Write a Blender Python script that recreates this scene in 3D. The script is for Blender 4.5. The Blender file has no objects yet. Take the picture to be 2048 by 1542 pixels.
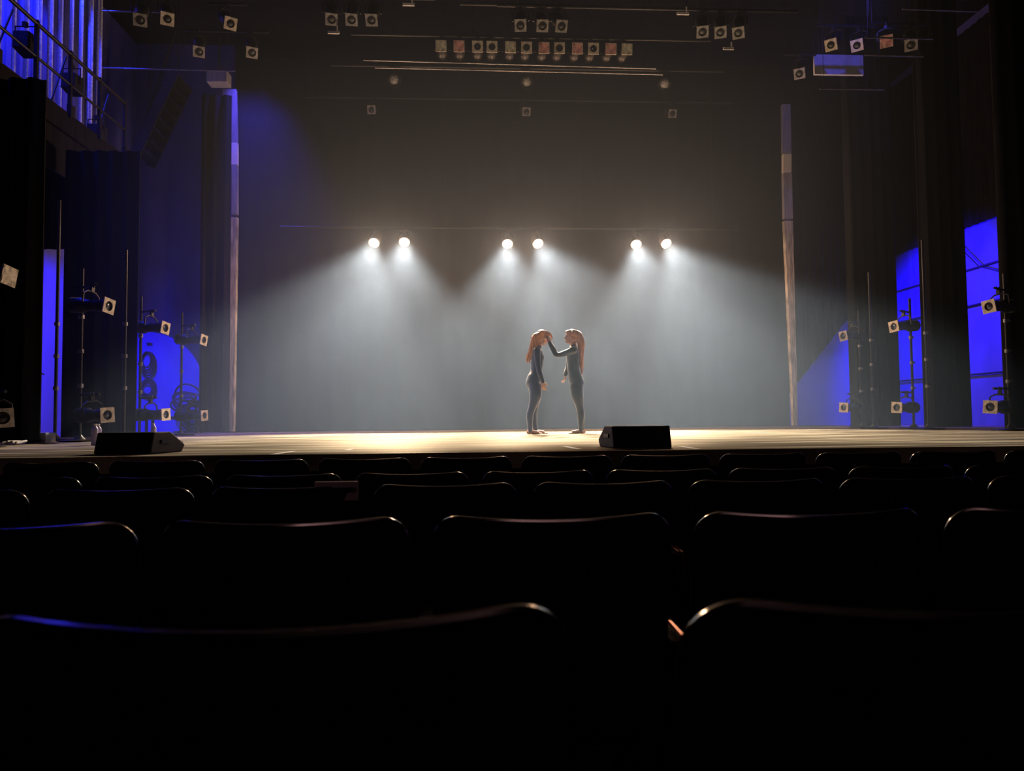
import bpy, bmesh, math, random
from mathutils import Vector, Matrix, Euler
PI = math.pi
sc = bpy.context.scene
C = bpy.context.collection
random.seed(7)

# ------------------------------------------------------------------ camera
F = 1450.0
CAM = Vector((0, 0, 0.24))
yaw, pitch, roll = 0.053, 0.0462, 0.0095
fw = Vector((math.sin(yaw)*math.cos(pitch), math.cos(yaw)*math.cos(pitch), math.sin(pitch)))
r0 = fw.cross(Vector((0, 0, 1))).normalized(); u0 = r0.cross(fw)
RT = r0*math.cos(roll) - u0*math.sin(roll)
UP = u0*math.cos(roll) + r0*math.sin(roll)
cd = bpy.data.cameras.new('camera'); cam = bpy.data.objects.new('camera', cd); C.objects.link(cam)
M = Matrix((RT, UP, -fw)).transposed().to_4x4(); M.translation = CAM
cam.matrix_world = M
cd.sensor_width = 36; cd.lens = 36*F/2048; cd.clip_start = 0.05; cd.clip_end = 200
cd.dof.use_dof = True; cd.dof.focus_distance = 11.6; cd.dof.aperture_fstop = 6.4
sc.camera = cam

def ray(px, py): return fw*F + RT*(px-1024) - UP*(py-771)
def at(px, py, Y):
    d = ray(px, py); return CAM + d*(Y/d.y)
def atx(px, py, X):
    d = ray(px, py); return CAM + d*(X/d.x)
def pxof(p):
    v = Vector(p)-CAM; w = v.dot(fw); return 1024+F*v.dot(RT)/w, 771-F*v.dot(UP)/w

# ------------------------------------------------------------------ world, exposure
w = bpy.data.worlds.new('world'); sc.world = w; w.use_nodes = True
w.node_tree.nodes['Background'].inputs[0].default_value = (0.0, 0.0, 0.0, 1)
w.node_tree.nodes['Background'].inputs[1].default_value = 0.0
sc.view_settings.view_transform = 'Standard'; sc.view_settings.look = 'None'
sc.view_settings.exposure = 0.0; sc.view_settings.gamma = 1.0; sc.view_settings.use_curve_mapping = False

# ------------------------------------------------------------------ lights
BLUE = (0.018, 0.0, 1.0)
def aim(d): return Vector(d).to_track_quat('-Z', 'Y').to_euler()
def spot(name, loc, target, W, col, deg, blend=0.3, rad=0.05, parent=None, sy=None):
    l = bpy.data.lights.new(name, 'SPOT'); l.energy = W; l.color = col
    l.spot_size = math.radians(deg); l.spot_blend = blend; l.shadow_soft_size = rad
    o = bpy.data.objects.new(name, l); C.objects.link(o)
    o.location = loc; o.rotation_euler = aim(Vector(target)-Vector(loc)); o.parent = parent
    return o
def area(name, loc, target, W, col, sx, sy, spread=180):
    l = bpy.data.lights.new(name, 'AREA'); l.energy = W; l.color = col
    l.shape = 'RECTANGLE'; l.size = sx; l.size_y = sy; l.spread = math.radians(spread)
    o = bpy.data.objects.new(name, l); C.objects.link(o)
    o.location = loc; o.rotation_euler = aim(Vector(target)-Vector(loc))
    return o
W_BEAM, W_GLOW = 4200, 200
BEAM_COL, GLOW_COL = (1.0, 0.86, 0.68), (1.0, 0.60, 0.36)
HAZE_DENSITY, HAZE_G = 0.022, 0.12

# blue wing lights: under the left gallery, on the left gallery, in the right wing, on the rear wall
spot('blue_wing_light', (-6.0, 12.4, 3.0), (-8.0, 13.8, 1.4), 1500, BLUE, 90, 0.5)
for gy in (9.8, 11.6, 13.2): spot('blue_gallery_light', (-7.05, gy, 9.0), (-7.75, gy, 5.6), 900, (0.015, 0.03, 1.0), 84, 0.6)
spot('blue_pool_light', (-6.4, 14.4, 2.2), tuple(at(287, 780, 17.4)), 900, BLUE, 47, 0.06, 0.01)
spot('blue_wing_light', (9.0, 16.9, 3.6), (11.4, 16.7, 2.1), 1900, BLUE, 128, 0.4)
spot('blue_rear_light', (9.6, 14.8, 0.5), tuple(at(1715, 845, 19.0)), 260, (0.14, 0.12, 1.0), 52, 0.12, 0.01)
spot('blue_top_light', (-5.0, 15.9, 9.1), (-4.7, 16.0, 2.5), 2200, (0.09, 0.06, 1.0), 60, 1.0)
# added fill lights with no fixture behind them
area('added_front_fill', (0.5, 1.0, 7.5), (0.5, 12.0, 4.0), 4, (1.0, 0.78, 0.62), 5.0, 0.4)  # added fill from the front so the rig and stage read
area('added_seat_fill', (0.5, -1.5, 3.6), (0.8, 3.2, -0.4), 4, (1.0, 0.55, 0.62), 3.0, 0.5)  # added faint fill that lifts the chairs out of black
spot('added_rig_fill', (0.8, -2.5, 6.6), (1.1, 12.4, 6.9), 260, (1.0, 0.80, 0.62), 33, 0.9, 0.2)  # added fill aimed at the overhead gel frames

# ------------------------------------------------------------------ materials
def mat(name, col, rough=0.6, metal=0.0, noise=0.0, scale=8.0, emit=None, estr=0.0, spec=0.5, stretch=None, bump=0.0, col2=None, sheen=0.0):
    m = bpy.data.materials.new(name); m.use_nodes = True
    nt = m.node_tree; b = nt.nodes['Principled BSDF']
    b.inputs['Base Color'].default_value = (*col, 1); b.inputs['Roughness'].default_value = rough
    b.inputs['Metallic'].default_value = metal; b.inputs['Specular IOR Level'].default_value = spec
    if sheen: b.inputs['Sheen Weight'].default_value = sheen
    if noise or bump or col2:
        tc = nt.nodes.new('ShaderNodeTexCoord'); mp = nt.nodes.new('ShaderNodeMapping')
        nt.links.new(tc.outputs['Object'], mp.inputs['Vector'])
        if stretch: mp.inputs['Scale'].default_value = stretch
        nz = nt.nodes.new('ShaderNodeTexNoise'); nz.inputs['Scale'].default_value = scale; nz.inputs['Detail'].default_value = 6
        nt.links.new(mp.outputs[0], nz.inputs['Vector'])
        rp = nt.nodes.new('ShaderNodeValToRGB')
        c2 = col2 or tuple(c*(1-noise) for c in col)
        rp.color_ramp.elements[0].color = (*c2, 1); rp.color_ramp.elements[0].position = 0.36
        rp.color_ramp.elements[1].color = (*[min(1, c*(1+noise*0.5)) for c in col], 1); rp.color_ramp.elements[1].position = 0.64
        nt.links.new(nz.outputs['Fac'], rp.inputs[0]); nt.links.new(rp.outputs[0], b.inputs['Base Color'])
        if bump:
            bp = nt.nodes.new('ShaderNodeBump'); bp.inputs['Strength'].default_value = bump; bp.inputs['Distance'].default_value = 0.02
            nt.links.new(nz.outputs['Fac'], bp.inputs['Height']); nt.links.new(bp.outputs[0], b.inputs['Normal'])
    if emit:
        b.inputs['Emission Color'].default_value = (*emit, 1); b.inputs['Emission Strength'].default_value = estr
    return m
M_drape = mat('black_drape', (0.010, 0.009, 0.011), 0.95, noise=0.4, scale=3, stretch=(4, 4, 0.4), spec=0.1)
M_back = mat('black_backdrop', (0.006, 0.0055, 0.0055), 0.95, noise=0.3, scale=2, stretch=(3, 1, 0.3), spec=0.1)
M_wallw = mat('blue_tinted_wall', (0.08, 0.08, 0.30), 0.8, noise=0.18, scale=1.6, stretch=(1, 1, 0.5))  # pale wall with the blue of the wing lights put into its colour
M_black = mat('black_paint', (0.012, 0.011, 0.013), 0.8, noise=0.3, spec=0.2)
M_metal = mat('black_metal', (0.03, 0.029, 0.03), 0.42, 0.6, noise=0.25, scale=20)
M_pipe = mat('steel_pipe', (0.30, 0.29, 0.29), 0.38, 0.8, noise=0.3, scale=6)
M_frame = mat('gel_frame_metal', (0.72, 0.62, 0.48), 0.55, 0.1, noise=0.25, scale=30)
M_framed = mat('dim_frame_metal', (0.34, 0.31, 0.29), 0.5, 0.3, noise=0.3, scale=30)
M_gelw = mat('frosted_gel', (0.75, 0.70, 0.55), 0.6, noise=0.5, scale=14, col2=(0.28, 0.25, 0.18))
M_gelp = mat('pink_gel', (0.86, 0.42, 0.38), 0.5, noise=0.4, scale=12, col2=(0.45, 0.14, 0.13))
M_lens = mat('dark_lens', (0.03, 0.025, 0.03), 0.12, spec=0.8, noise=0.1)
M_lit = mat('lit_lens', (1, 0.9, 0.7), 0.3, emit=(1.0, 0.83, 0.60), estr=28, noise=0.02)
M_parl = mat('ribbed_lens', (0.62, 0.58, 0.54), 0.25, noise=0.7, scale=30, stretch=(3, 1, 1), col2=(0.1, 0.09, 0.09))
M_rope = mat('pale_rope', (0.5, 0.5, 0.5), 0.8, noise=0.3, scale=30)
M_rubber = mat('black_rubber', (0.012, 0.012, 0.012), 0.6, noise=0.2)
M_seat = mat('seat_fabric', (0.020, 0.012, 0.012), 0.9, noise=0.4, scale=60, spec=0.15)
M_shell = mat('seat_shell', (0.05, 0.028, 0.028), 0.45, noise=0.3, scale=5, spec=0.3)
M_rim = mat('seat_rim', (0.66, 0.60, 0.54), 0.15, 1.0, noise=0.25, scale=9)
M_glint = mat('armrest_glint', (0.62, 0.22, 0.10), 0.35, 0.8, noise=0.3, scale=12)  # orange glints on the armrest brackets, put into a copper colour
M_aud = mat('auditorium_carpet', (0.012, 0.007, 0.009), 0.95, noise=0.4, scale=30, spec=0.1)

# stage boards: worn dark painted wood with pale scuffs running across the stage
def floor_mat():
    m = bpy.data.materials.new('stage_boards'); m.use_nodes = True; nt = m.node_tree; b = nt.nodes['Principled BSDF']
    tc = nt.nodes.new('ShaderNodeTexCoord')
    def nz(scale, st, detail=5):
        mp = nt.nodes.new('ShaderNodeMapping'); mp.inputs['Scale'].default_value = st
        n = nt.nodes.new('ShaderNodeTexNoise'); n.inputs['Scale'].default_value = scale; n.inputs['Detail'].default_value = detail
        nt.links.new(tc.outputs['Object'], mp.inputs[0]); nt.links.new(mp.outputs[0], n.inputs['Vector']); return n
    a = nz(1.0, (0.3, 1.6, 1)); s = nz(1.0, (0.55, 5.0, 1), 4); k = nz(1.0, (14, 14, 1), 2)
    r = nt.nodes.new('ShaderNodeValToRGB'); e = r.color_ramp.elements
    e[0].position = 0.34; e[0].color = (0.06, 0.052, 0.042, 1); e[1].position = 0.68; e[1].color = (0.22, 0.19, 0.145, 1)
    nt.links.new(a.outputs['Fac'], r.inputs[0])
    r2 = nt.nodes.new('ShaderNodeValToRGB'); e = r2.color_ramp.elements
    e[0].position = 0.50; e[0].color = (0, 0, 0, 1); e[1].position = 0.64; e[1].color = (1, 1, 1, 1)
    nt.links.new(s.outputs['Fac'], r2.inputs[0])
    mx = nt.nodes.new('ShaderNodeMixRGB'); mx.inputs[2].default_value = (0.56, 0.50, 0.38, 1)
    nt.links.new(r2.outputs[0], mx.inputs[0]); nt.links.new(r.outputs[0], mx.inputs[1])
    # board joints every 0.14 m of depth
    wv = nt.nodes.new('ShaderNodeTexWave'); wv.bands_direction = 'Y'; wv.inputs['Scale'].default_value = 1.1
    nt.links.new(tc.outputs['Object'], wv.inputs['Vector'])
    r3 = nt.nodes.new('ShaderNodeValToRGB'); e = r3.color_ramp.elements
    e[0].position = 0.0; e[0].color = (0.35, 0.35, 0.35, 1); e[1].position = 0.10; e[1].color = (1, 1, 1, 1)
    nt.links.new(wv.outputs['Fac'], r3.inputs[0])
    m2 = nt.nodes.new('ShaderNodeMixRGB'); m2.blend_type = 'MULTIPLY'; m2.inputs[0].default_value = 1
    nt.links.new(mx.outputs[0], m2.inputs[1]); nt.links.new(r3.outputs[0], m2.inputs[2])
    nt.links.new(m2.outputs[0], b.inputs['Base Color'])
    rr = nt.nodes.new('ShaderNodeMapRange'); rr.inputs[3].default_value = 0.36; rr.inputs[4].default_value = 0.52
    nt.links.new(a.outputs['Fac'], rr.inputs[0]); nt.links.new(rr.outputs[0], b.inputs['Roughness'])
    b.inputs['Specular IOR Level'].default_value = 0.10
    bp = nt.nodes.new('ShaderNodeBump'); bp.inputs['Strength'].default_value = 0.25; bp.inputs['Distance'].default_value = 0.01
    nt.links.new(s.outputs['Fac'], bp.inputs['Height']); nt.links.new(bp.outputs[0], b.inputs['Normal'])
    # matt worn paint with only a little sheen
    df = nt.nodes.new('ShaderNodeBsdfDiffuse'); gl = nt.nodes.new('ShaderNodeBsdfGlossy'); mixs = nt.nodes.new('ShaderNodeMixShader')
    mixs.inputs[0].default_value = FLOOR_GLOSS
    nt.links.new(m2.outputs[0], df.inputs['Color']); gl.inputs['Color'].default_value = (0.80, 0.70, 0.55, 1); nt.links.new(rr.outputs[0], gl.inputs['Roughness'])
    nt.links.new(df.outputs[0], mixs.inputs[1]); nt.links.new(gl.outputs[0], mixs.inputs[2]); nt.links.new(bp.outputs[0], gl.inputs['Normal'])
    nt.links.new(mixs.outputs[0], nt.nodes['Material Output'].inputs['Surface']); nt.nodes.remove(b)
    return m
FLOOR_GLOSS = 0.07
M_floor = floor_mat()

# ------------------------------------------------------------------ mesh helpers
def new(): return bmesh.new()
def box(bm, c, s, R=None):
    r = bmesh.ops.create_cube(bm, size=1.0)
    mt = Matrix.Translation(Vector(c)) @ (R.to_4x4() if R else Matrix()) @ Matrix.Diagonal((*s, 1))
    bmesh.ops.transform(bm, matrix=mt, verts=r['verts']); return r['verts']
def frame_of(d):
    d = Vector(d).normalized(); a = Vector((0, 0, 1)) if abs(d.z) < 0.9 else Vector((0, 1, 0))
    x = a.cross(d).normalized(); return x, d.cross(x)
def tube(bm, pts, r, n=10, caps=True, closed=False, flat=1.0):
    """round tube through pts; r is a number or one radius per point"""
    pts = [Vector(p) for p in pts]; N = len(pts)
    rs = r if isinstance(r, (list, tuple)) else [r]*N
    rings = []; px = None
    for i, p in enumerate(pts):
        if closed: d = pts[(i+1) % N]-pts[i-1]
        else: d = pts[min(i+1, N-1)]-pts[max(i-1, 0)]
        d.normalize()
        if px is None: px, _ = frame_of(d)
        px = (px - d*px.dot(d)).normalized(); y = d.cross(px)
        rings.append([bm.verts.new(p + px*math.cos(2*PI*k/n)*rs[i] + y*math.sin(2*PI*k/n)*rs[i]*flat) for k in range(n)])
    for i in range(N if closed else N-1):
        a, b = rings[i], rings[(i+1) % N]
        for k in range(n): bm.faces.new((a[k], a[(k+1) % n], b[(k+1) % n], b[k]))
    if caps and not closed:
        bm.faces.new(rings[0][::-1]); bm.faces.new(rings[-1])
    return rings
def lathe(bm, prof, o=(0, 0, 0), axis=(0, -1, 0), n=20):
    """prof = [(distance along axis, radius)...]"""
    ax = Vector(axis).normalized(); x, y = frame_of(ax); o = Vector(o); rings = []
    for t, r in prof:
        rings.append([bm.verts.new(o + ax*t + (x*math.cos(2*PI*k/n)+y*math.sin(2*PI*k/n))*max(r, 1e-4)) for k in range(n)])
    for a, b in zip(rings, rings[1:]):
        for k in range(n): bm.faces.new((a[k], a[(k+1) % n], b[(k+1) % n], b[k]))
    bm.faces.new(rings[0][::-1]); bm.faces.new(rings[-1])
def prism(bm, poly, y0, y1, plane='xz'):
    f = (lambda p, t: (p[0], t, p[1])) if plane == 'xz' else ((lambda p, t: (t, p[0], p[1])) if plane == 'yz' else (lambda p, t: (p[0], p[1], t)))
    a = [bm.verts.new(f(p, y0)) for p in poly]; b = [bm.verts.new(f(p, y1)) for p in poly]; n = len(poly)
    bm.faces.new(a); bm.faces.new(b[::-1])
    for i in range(n): bm.faces.new((a[i], b[i], b[(i+1) % n], a[(i+1) % n]))
def obj(name, bm, m, parent=None, smooth=False, bevel=0.0):
    bmesh.ops.recalc_face_normals(bm, faces=bm.faces)
    me = bpy.data.meshes.new(name); bm.to_mesh(me); bm.free()
    if smooth:
        me.polygons.foreach_set('use_smooth', [True]*len(me.polygons))
    me.materials.append(m)
    o = bpy.data.objects.new(name, me); C.objects.link(o); o.parent = parent
    if bevel:
        b = o.modifiers.new('bevel', 'BEVEL'); b.width = bevel; b.segments = 2; b.limit_method = 'ANGLE'
    if smooth:
        try: me.set_sharp_from_angle(angle=math.radians(40))
        except Exception: pass
    return o
def thing(name, label, cat, loc=(0, 0, 0), rot=(0, 0, 0), group=None):
    o = bpy.data.objects.new(name, None); C.objects.link(o); o.empty_display_size = 0.1
    o.location = loc; o.rotation_euler = rot; o['label'] = label; o['category'] = cat
    if group: o['group'] = group
    return o
def tag(o, label, cat, group=None, kind=None):
    o['label'] = label; o['category'] = cat
    if group: o['group'] = group
    if kind: o['kind'] = kind
    return o
def struct(name, bm, m, label=None, **k):
    o = obj(name, bm, m, **k); o['kind'] = 'structure'; o['label'] = label or name.replace('_', ' '); o['category'] = 'structure'
    return o
def dup(root, loc=None, label=None, group=None, rot=None):
    r = root.copy(); C.objects.link(r)
    if loc is not None: r.location = loc
    if rot is not None: r.rotation_euler = rot
    if label: r['label'] = label
    if group: r['group'] = group
    for ch in list(root.children):
        if ch.type == 'LIGHT': continue
        c = ch.copy(); C.objects.link(c); c.parent = r
        for g in ch.children:
            d = g.copy(); C.objects.link(d); d.parent = c
    return r

# ------------------------------------------------------------------ the shell
AUD = -0.93            # auditorium floor, stage boards are z = 0
SF = 5.3               # stage front
bm = new(); box(bm, (2.0, (SF+19.4)/2, -0.06), (26.0, 19.4-SF, 0.12)); struct('floor', bm, M_floor, 'worn wooden stage floor boards')
bm = new(); box(bm, (2.0, SF+0.03, -0.53), (26.0, 0.06, 0.80)); struct('trim_1', bm, M_black, 'black fascia of the stage front')
bm = new(); box(bm, (2.0, 1.0, AUD-0.05), (26.0, 9.0, 0.1)); struct('floor', bm, M_aud, 'dark carpeted auditorium floor')
bm = new(); box(bm, (2.0, 19.2, 4.6), (26.0, 0.2, 9.4)); struct('wall_back', bm, M_wallw, 'pale rear wall of the stage house')
bm = new(); box(bm, (-7.0, 17.5, 4.6), (2.6, 0.2, 9.4)); struct('wall_rear_left', bm, M_wallw, 'pale rear return wall behind the left wing')
bm = new(); box(bm, (-8.1, 11.3, 4.6), (0.2, 12.2, 9.4)); struct('wall_left', bm, M_wallw, 'pale left side wall of the stage house')
bm = new(); box(bm, (11.5, 12.2, 4.6), (0.2, 14.4, 9.4)); struct('wall_right', bm, M_wallw, 'pale right side wall of the stage house')
bm = new(); box(bm, (2.0, 7.5, 9.4), (26.0, 24.0, 0.2)); struct('ceiling', bm, M_black, 'black ceiling over stage and seats')

def curtain(bm, x0, x1, Y, z0, z1, amp=0.05, per=0.22, thick=0.02, seed=0):
    """pleated cloth hanging at depth Y, with real thickness and depth of folds"""
    rnd = random.Random(seed); n = max(8, int((x1-x0)/per*8)); nz = 6
    ph = rnd.random()*6; cols = []
    for side in (0, 1):
        g = []
        for i in range(n+1):
            x = x0+(x1-x0)*i/n; row = []
            for j in range(nz+1):
                z = z0+(z1-z0)*j/nz
                a = amp*(1.15-0.5*j/nz)
                y = Y + a*math.sin(2*PI*x/per+ph) + 0.4*a*math.sin(2*PI*x/(per*2.7)+ph*2) + (thick if side else 0)
                row.append(bm.verts.new((x, y, z)))
            g.append(row)
        cols.append(g)
    for s, g in enumerate(cols):
        for i in range(n):
            for j in range(nz):
                q = (g[i][j], g[i+1][j], g[i+1][j+1], g[i][j+1]); bm.faces.new(q if s == 0 else q[::-1])
    A, B = cols
    for j in range(nz):
        for e in (0, n): bm.faces.new((A[e][j], A[e][j+1], B[e][j+1], B[e][j]))
    for i in range(n):
        for e in (0, nz): bm.faces.new((A[i][e], A[i+1][e], B[i+1][e], B[i][e]))

def drape(name, label, x0, x1, Y, z0, z1, m=M_drape, amp=0.05, per=0.22, seed=0, group=None, cat='curtain'):
    bm = new(); curtain(bm, x0, x1, Y, z0, z1, amp, per, seed=seed)
    return tag(obj(name, bm, m, smooth=True), label, cat, group)
xl = at(474, 600, 16.6).x; xr = at(1573, 600, 16.6).x
drape('backdrop_curtain', 'wide black backdrop curtain behind the two dancers and the six lit lamps', xl, xr, 16.6, 0.02, 8.6, M_back, 0.012, 0.5, 1)
# legs: onstage edge given by the pixel column where the photo shows it
LEG = 'black leg curtains in the wings'
def leg(label, pa, pb, Y, seed, zt=8.6):
    xa = at(pa, 700, Y).x; xb = at(pb, 700, Y).x
    return drape('leg_curtain', label, min(xa, xb), max(xa, xb), Y, 0.02, zt, seed=seed, group=LEG)
leg('broad black leg curtain at the far left, nearest the audience', -150, 78, 8.9, 2, 4.42)
leg('black leg curtain between the tall blue strip and the blue pool, left wing', 124, 277, 11.5, 3, 4.5)
leg('black leg curtain on the left beside the pale slim pier', 398, 458, 15.9, 4, 7.4)
leg('broad black leg curtain at the far right, nearest the audience', 2010, 2300, 10.9, 5)
leg('narrow black leg curtain between the two tall blue strips on the right', 1849, 1938, 12.8, 6)
leg('black leg curtain on the right beside the violet haze by the pier', 1700, 1800, 14.4, 7)
# border overhead, and black sheets added where the wall light ends
drape('border_mask', 'black border curtain high over the left wing opening', -7.9, -6.35, 12.9, 3.27, 4.9, seed=8, amp=0.02, group='black border curtains')
drape('border_mask', 'added black sheet for the unlit wall above the violet haze, rear right', 8.1, 10.3, 18.8, 2.95, 9.28, seed=12, amp=0.02, group='black border curtains')  # added sheet standing in for the unlit upper rear wall
bc = bpy.context.collection.objects[-1]; qa, qb = at(1592, 770, 18.8), at(1700, 632, 18.8)  # lower edge slanted to draw the edge of the light pool
for v_ in bc.data.vertices:
    zb = qa.z+(qb.z-qa.z)*(v_.co.x-qa.x)/(qb.x-qa.x); v_.co.z = zb+(v_.co.z-2.95)*(9.28-zb)/(9.28-2.95)
bm = new(); curtain(bm, 12.0, 18.9, 0, 4.5, 9.0, 0.02, seed=9)
bmesh.ops.transform(bm, matrix=Matrix.Translation((11.28, 0, 0)) @ Matrix.Rotation(PI/2, 4, 'Z'), verts=bm.verts)
tag(obj('border_mask', bm, M_drape, smooth=True), 'added black sheet for the unlit wall above the blue, right side', 'curtain', 'black border curtains')  # added sheet that darkens the wall where the blue light stops

# slim piers with pale edges, left and right of the backdrop
def pier(label, px, w_top, Yp, segs, side):
    """segs: (py top, py bottom, half width px left, right, material) going down the pier"""
    t = thing('pier', label, 'pier', (0, 0, 0))
    for i, (a, b, l0, r0_, l1, r1, m, nm) in enumerate(segs):
        p = [at(l0, a, Yp), at(r0_, a, Yp), at(r1, b, Yp), at(l1, b, Yp)]
        bm = new(); fr = [bm.verts.new(q) for q in p]; bk = [bm.verts.new((q.x, q.y+0.10+0.01*i, q.z)) for q in p]
        bm.faces.new(fr); bm.faces.new(bk[::-1])
        for k in range(4): bm.faces.new((fr[k], bk[k], bk[(k+1) % 4], fr[(k+1) % 4]))
        obj(nm, bm, m, t)
    return t
M_pale = mat('pale_cloth', (0.46, 0.42, 0.36), 0.85, noise=0.5, scale=5, stretch=(10, 1, 0.6), col2=(0.20, 0.18, 0.15))
M_white = mat('white_board', (0.85, 0.80, 0.70), 0.7, noise=0.1, scale=5)
M_grey = mat('grey_board', (0.30, 0.29, 0.32), 0.8, noise=0.2, scale=5, stretch=(6, 1, 0.5))
pier('slim pale pier left of the backdrop, wider at its top with a white block', 466, 0, 16.35, [
    (178, 284, 445, 472, 444, 474, M_grey, 'upper_board'),
    (285, 329, 459, 474, 459, 474.5, M_white, 'white_block'),
    (330, 428, 463, 474, 463, 474, M_grey, 'middle_board'),
    (434, 863, 459, 474, 457, 467, M_pale, 'hanging_cloth')], -1)
pier('slim pale pier right of the backdrop with a yellowish block', 1582, 0, 16.35, [
    (208, 306, 1565, 1581, 1566, 1583, M_grey, 'upper_board'),
    (307, 345, 1567, 1583, 1567, 1583, M_white, 'pale_block'),
    (346, 437, 1567, 1584, 1569, 1586, M_grey, 'middle_board'),
    (441, 851, 1569, 1586, 1588, 1596, M_pale, 'hanging_cloth')], 1)

# ------------------------------------------------------------------ left fly gallery with ropes and stair
GX, GZ = -6.4, 5.02
t = thing('fly_gallery', 'steel fly gallery with railing high on the left wall, lit blue from behind', 'gallery', (GX, 10.5, GZ))
def G(x, y, z): return (x-GX, y-10.5, z-GZ)
bm = new(); box(bm, G(-6.47, 10.2, GZ-0.52), (0.04, 6.7, 0.72)); obj('shade_skirt', bm, M_drape, t)  # dark sheet added for the darkness beneath the gallery
bm = new(); box(bm, G(-7.25, 10.2, GZ+0.05), (1.5, 6.8, 0.16)); box(bm, G(-6.44, 10.2, GZ-0.03), (0.1, 6.8, 0.34)); obj('deck', bm, M_drape, t)
for k in range(8):
    y = 7.2+k*0.9; bm = new(); box(bm, G(GX, y, GZ+0.62), (0.05, 0.05, 1.1)); box(bm, G(GX+0.02, y, GZ+0.18), (0.07, 0.12, 0.2)); obj('post', bm, M_metal, t)
for z, r in ((GZ+1.12, 0.03), (GZ+0.62, 0.022)):
    bm = new(); tube(bm, [G(GX, 6.9, z), G(GX, 13.5, z)], r); obj('rail', bm, M_metal, t, smooth=True)
for k in range(3):
    y = 9.9+k*1.35; bm = new(); tube(bm, [G(GX-0.05, y, GZ+0.1), G(GX-0.1, y+0.5, GZ+1.1)], 0.014); obj('diagonal_brace', bm, M_metal, t)
# ropes of the fly system
ropes = []
bm = new(); tube(bm, [(0, 0, 0), (0, 0, 3.9)], 0.028, 8); rope0 = obj('fly_rope', bm, M_rope, smooth=True)
nr = 34
ords = ['first', 'second', 'third', 'fourth', 'fifth', 'sixth', 'seventh', 'eighth', 'ninth', 'tenth', 'eleventh', 'twelfth', 'thirteenth', 'fourteenth', 'fifteenth', 'sixteenth', 'seventeenth', 'eighteenth', 'nineteenth', 'twentieth']
def nth(i): return ords[i] if i < 20 else ('twenty-'+ords[i-20])
for k in range(nr):
    o = rope0 if k == 0 else rope0.copy()
    if k: C.objects.link(o)
    o.location = (-7.25-0.12*(k % 2), 9.0+k*0.165+random.uniform(-.03, .03), GZ+0.13)
    f = k if k < 17 else nr-1-k
    tag(o, 'pale vertical fly rope behind the gallery railing, %s from its %s end' % (nth(f), 'near' if k < 17 else 'far'), 'rope', 'fly ropes behind the gallery railing')
# dark equipment on the gallery
def blob_fixture(y, z, label):
    t = thing('flood_light', label, 'light', (GX-0.2, y, z))
    bm = new(); prism(bm, [(-.14, -.12), (.14, -.16), (.16, .16), (-.12, .14)], -0.1, 0.12, 'yz'); obj('housing', bm, M_metal, t, bevel=0.01)
    bm = new(); tube(bm, [(-.14, 0, 0), (-.14, 0, .26), (.14, 0, .26), (.14, 0, 0)], 0.012, 6); obj('yoke', bm, M_metal, t)
    bm = new(); box(bm, (0, 0, .29), (0.06, 0.06, 0.07)); obj('clamp', bm, M_metal, t)
for y, z, s in ((10.85, GZ+0.84, 'near the middle of the railing'), (12.1, GZ+0.82, 'towards the far end of the railing'), (12.9, GZ+0.30, 'low behind the last railing post')):
    blob_fixture(y, z, 'dark flood light hanging on the gallery, '+s)
# stair behind the gallery
t = thing('gallery_stair', 'dark steel stair climbing beyond the end of the gallery on the left', 'stair', tuple(at(270, 310, 15.2)))
o0 = at(272, 318, 15.2); o1 = at(352, 150, 15.2)
for dy in (0, 0.7):
    bm = new(); d = o1-o0; L = d.length; R = Matrix(((d.x/L, 0, -d.z/L), (0, 1, 0), (d.z/L, 0, d.x/L)))
    box(bm, tuple(d/2+Vector((0, dy, 0))), (L, 0.05, 0.2), R); obj('stringer', bm, M_metal, t)
for k in range(8):
    p = (o1-o0)*((k+.5)/8); bm = new(); box(bm, (p.x, 0.35, p.z), (0.26, 0.7, 0.04)); obj('tread', bm, M_metal, t)
bm = new(); tube(bm, [Vector((0, 0, 0.1)), (o1-o0)+Vector((0, 0, 0.85))], 0.02); obj('handrail', bm, M_metal, t, smooth=True)
for f in (.15, .9):
    q = (o1-o0)*f; bm = new(); tube(bm, [(q.x, .35, q.z), (q.x, .35, 9.3-o0.z)], .012, 6); obj('hanger_rod', bm, M_metal, t)

# ------------------------------------------------------------------ stage lighting fixtures
def yoke_bm(up, w=0.13, r=0.012):
    bm = new(); tube(bm, [(-w, 0, 0), (-w, 0, up*.75), (-w*.5, 0, up), (w*.5, 0, up), (w, 0, up*.75), (w, 0, 0)], r, 6); return bm
def clamp_bm(up):
    bm = new(); box(bm, (0, 0, up+0.03), (0.05, 0.04, 0.06))
    tube(bm, [(0, 0.035*math.cos(a), up+0.09+0.035*math.sin(a)) for a in [PI*1.5-2.3+4.6*i/8 for i in range(9)]], 0.010, 6); return bm
def frame_bm(s, hole, y, th=0.012, n=24):
    """square colour frame with a round hole, facing -y"""
    bm = new(); rings = []
    for yy in (y-th, y):
        o = []; i_ = []
        for k in range(n):
            a = 2*PI*k/n; c, q = math.cos(a), math.sin(a); m_ = max(abs(c), abs(q))
            o.append(bm.verts.new((s*c/m_, yy, s*q/m_))); i_.append(bm.verts.new((hole*c, yy, hole*q)))
        rings.append((o, i_))
    (oa, ia), (ob, ib) = rings
    for k in range(n):
        j = (k+1) % n
        bm.faces.new((oa[k], oa[j], ia[j], ia[k])); bm.faces.new((ob[k], ib[k], ib[j], ob[j]))
        bm.faces.new((oa[k], ob[k], ob[j], oa[j])); bm.faces.new((ia[k], ia[j], ib[j], ib[k]))
    return bm
UPY = 0.18
MESH = {}
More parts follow.
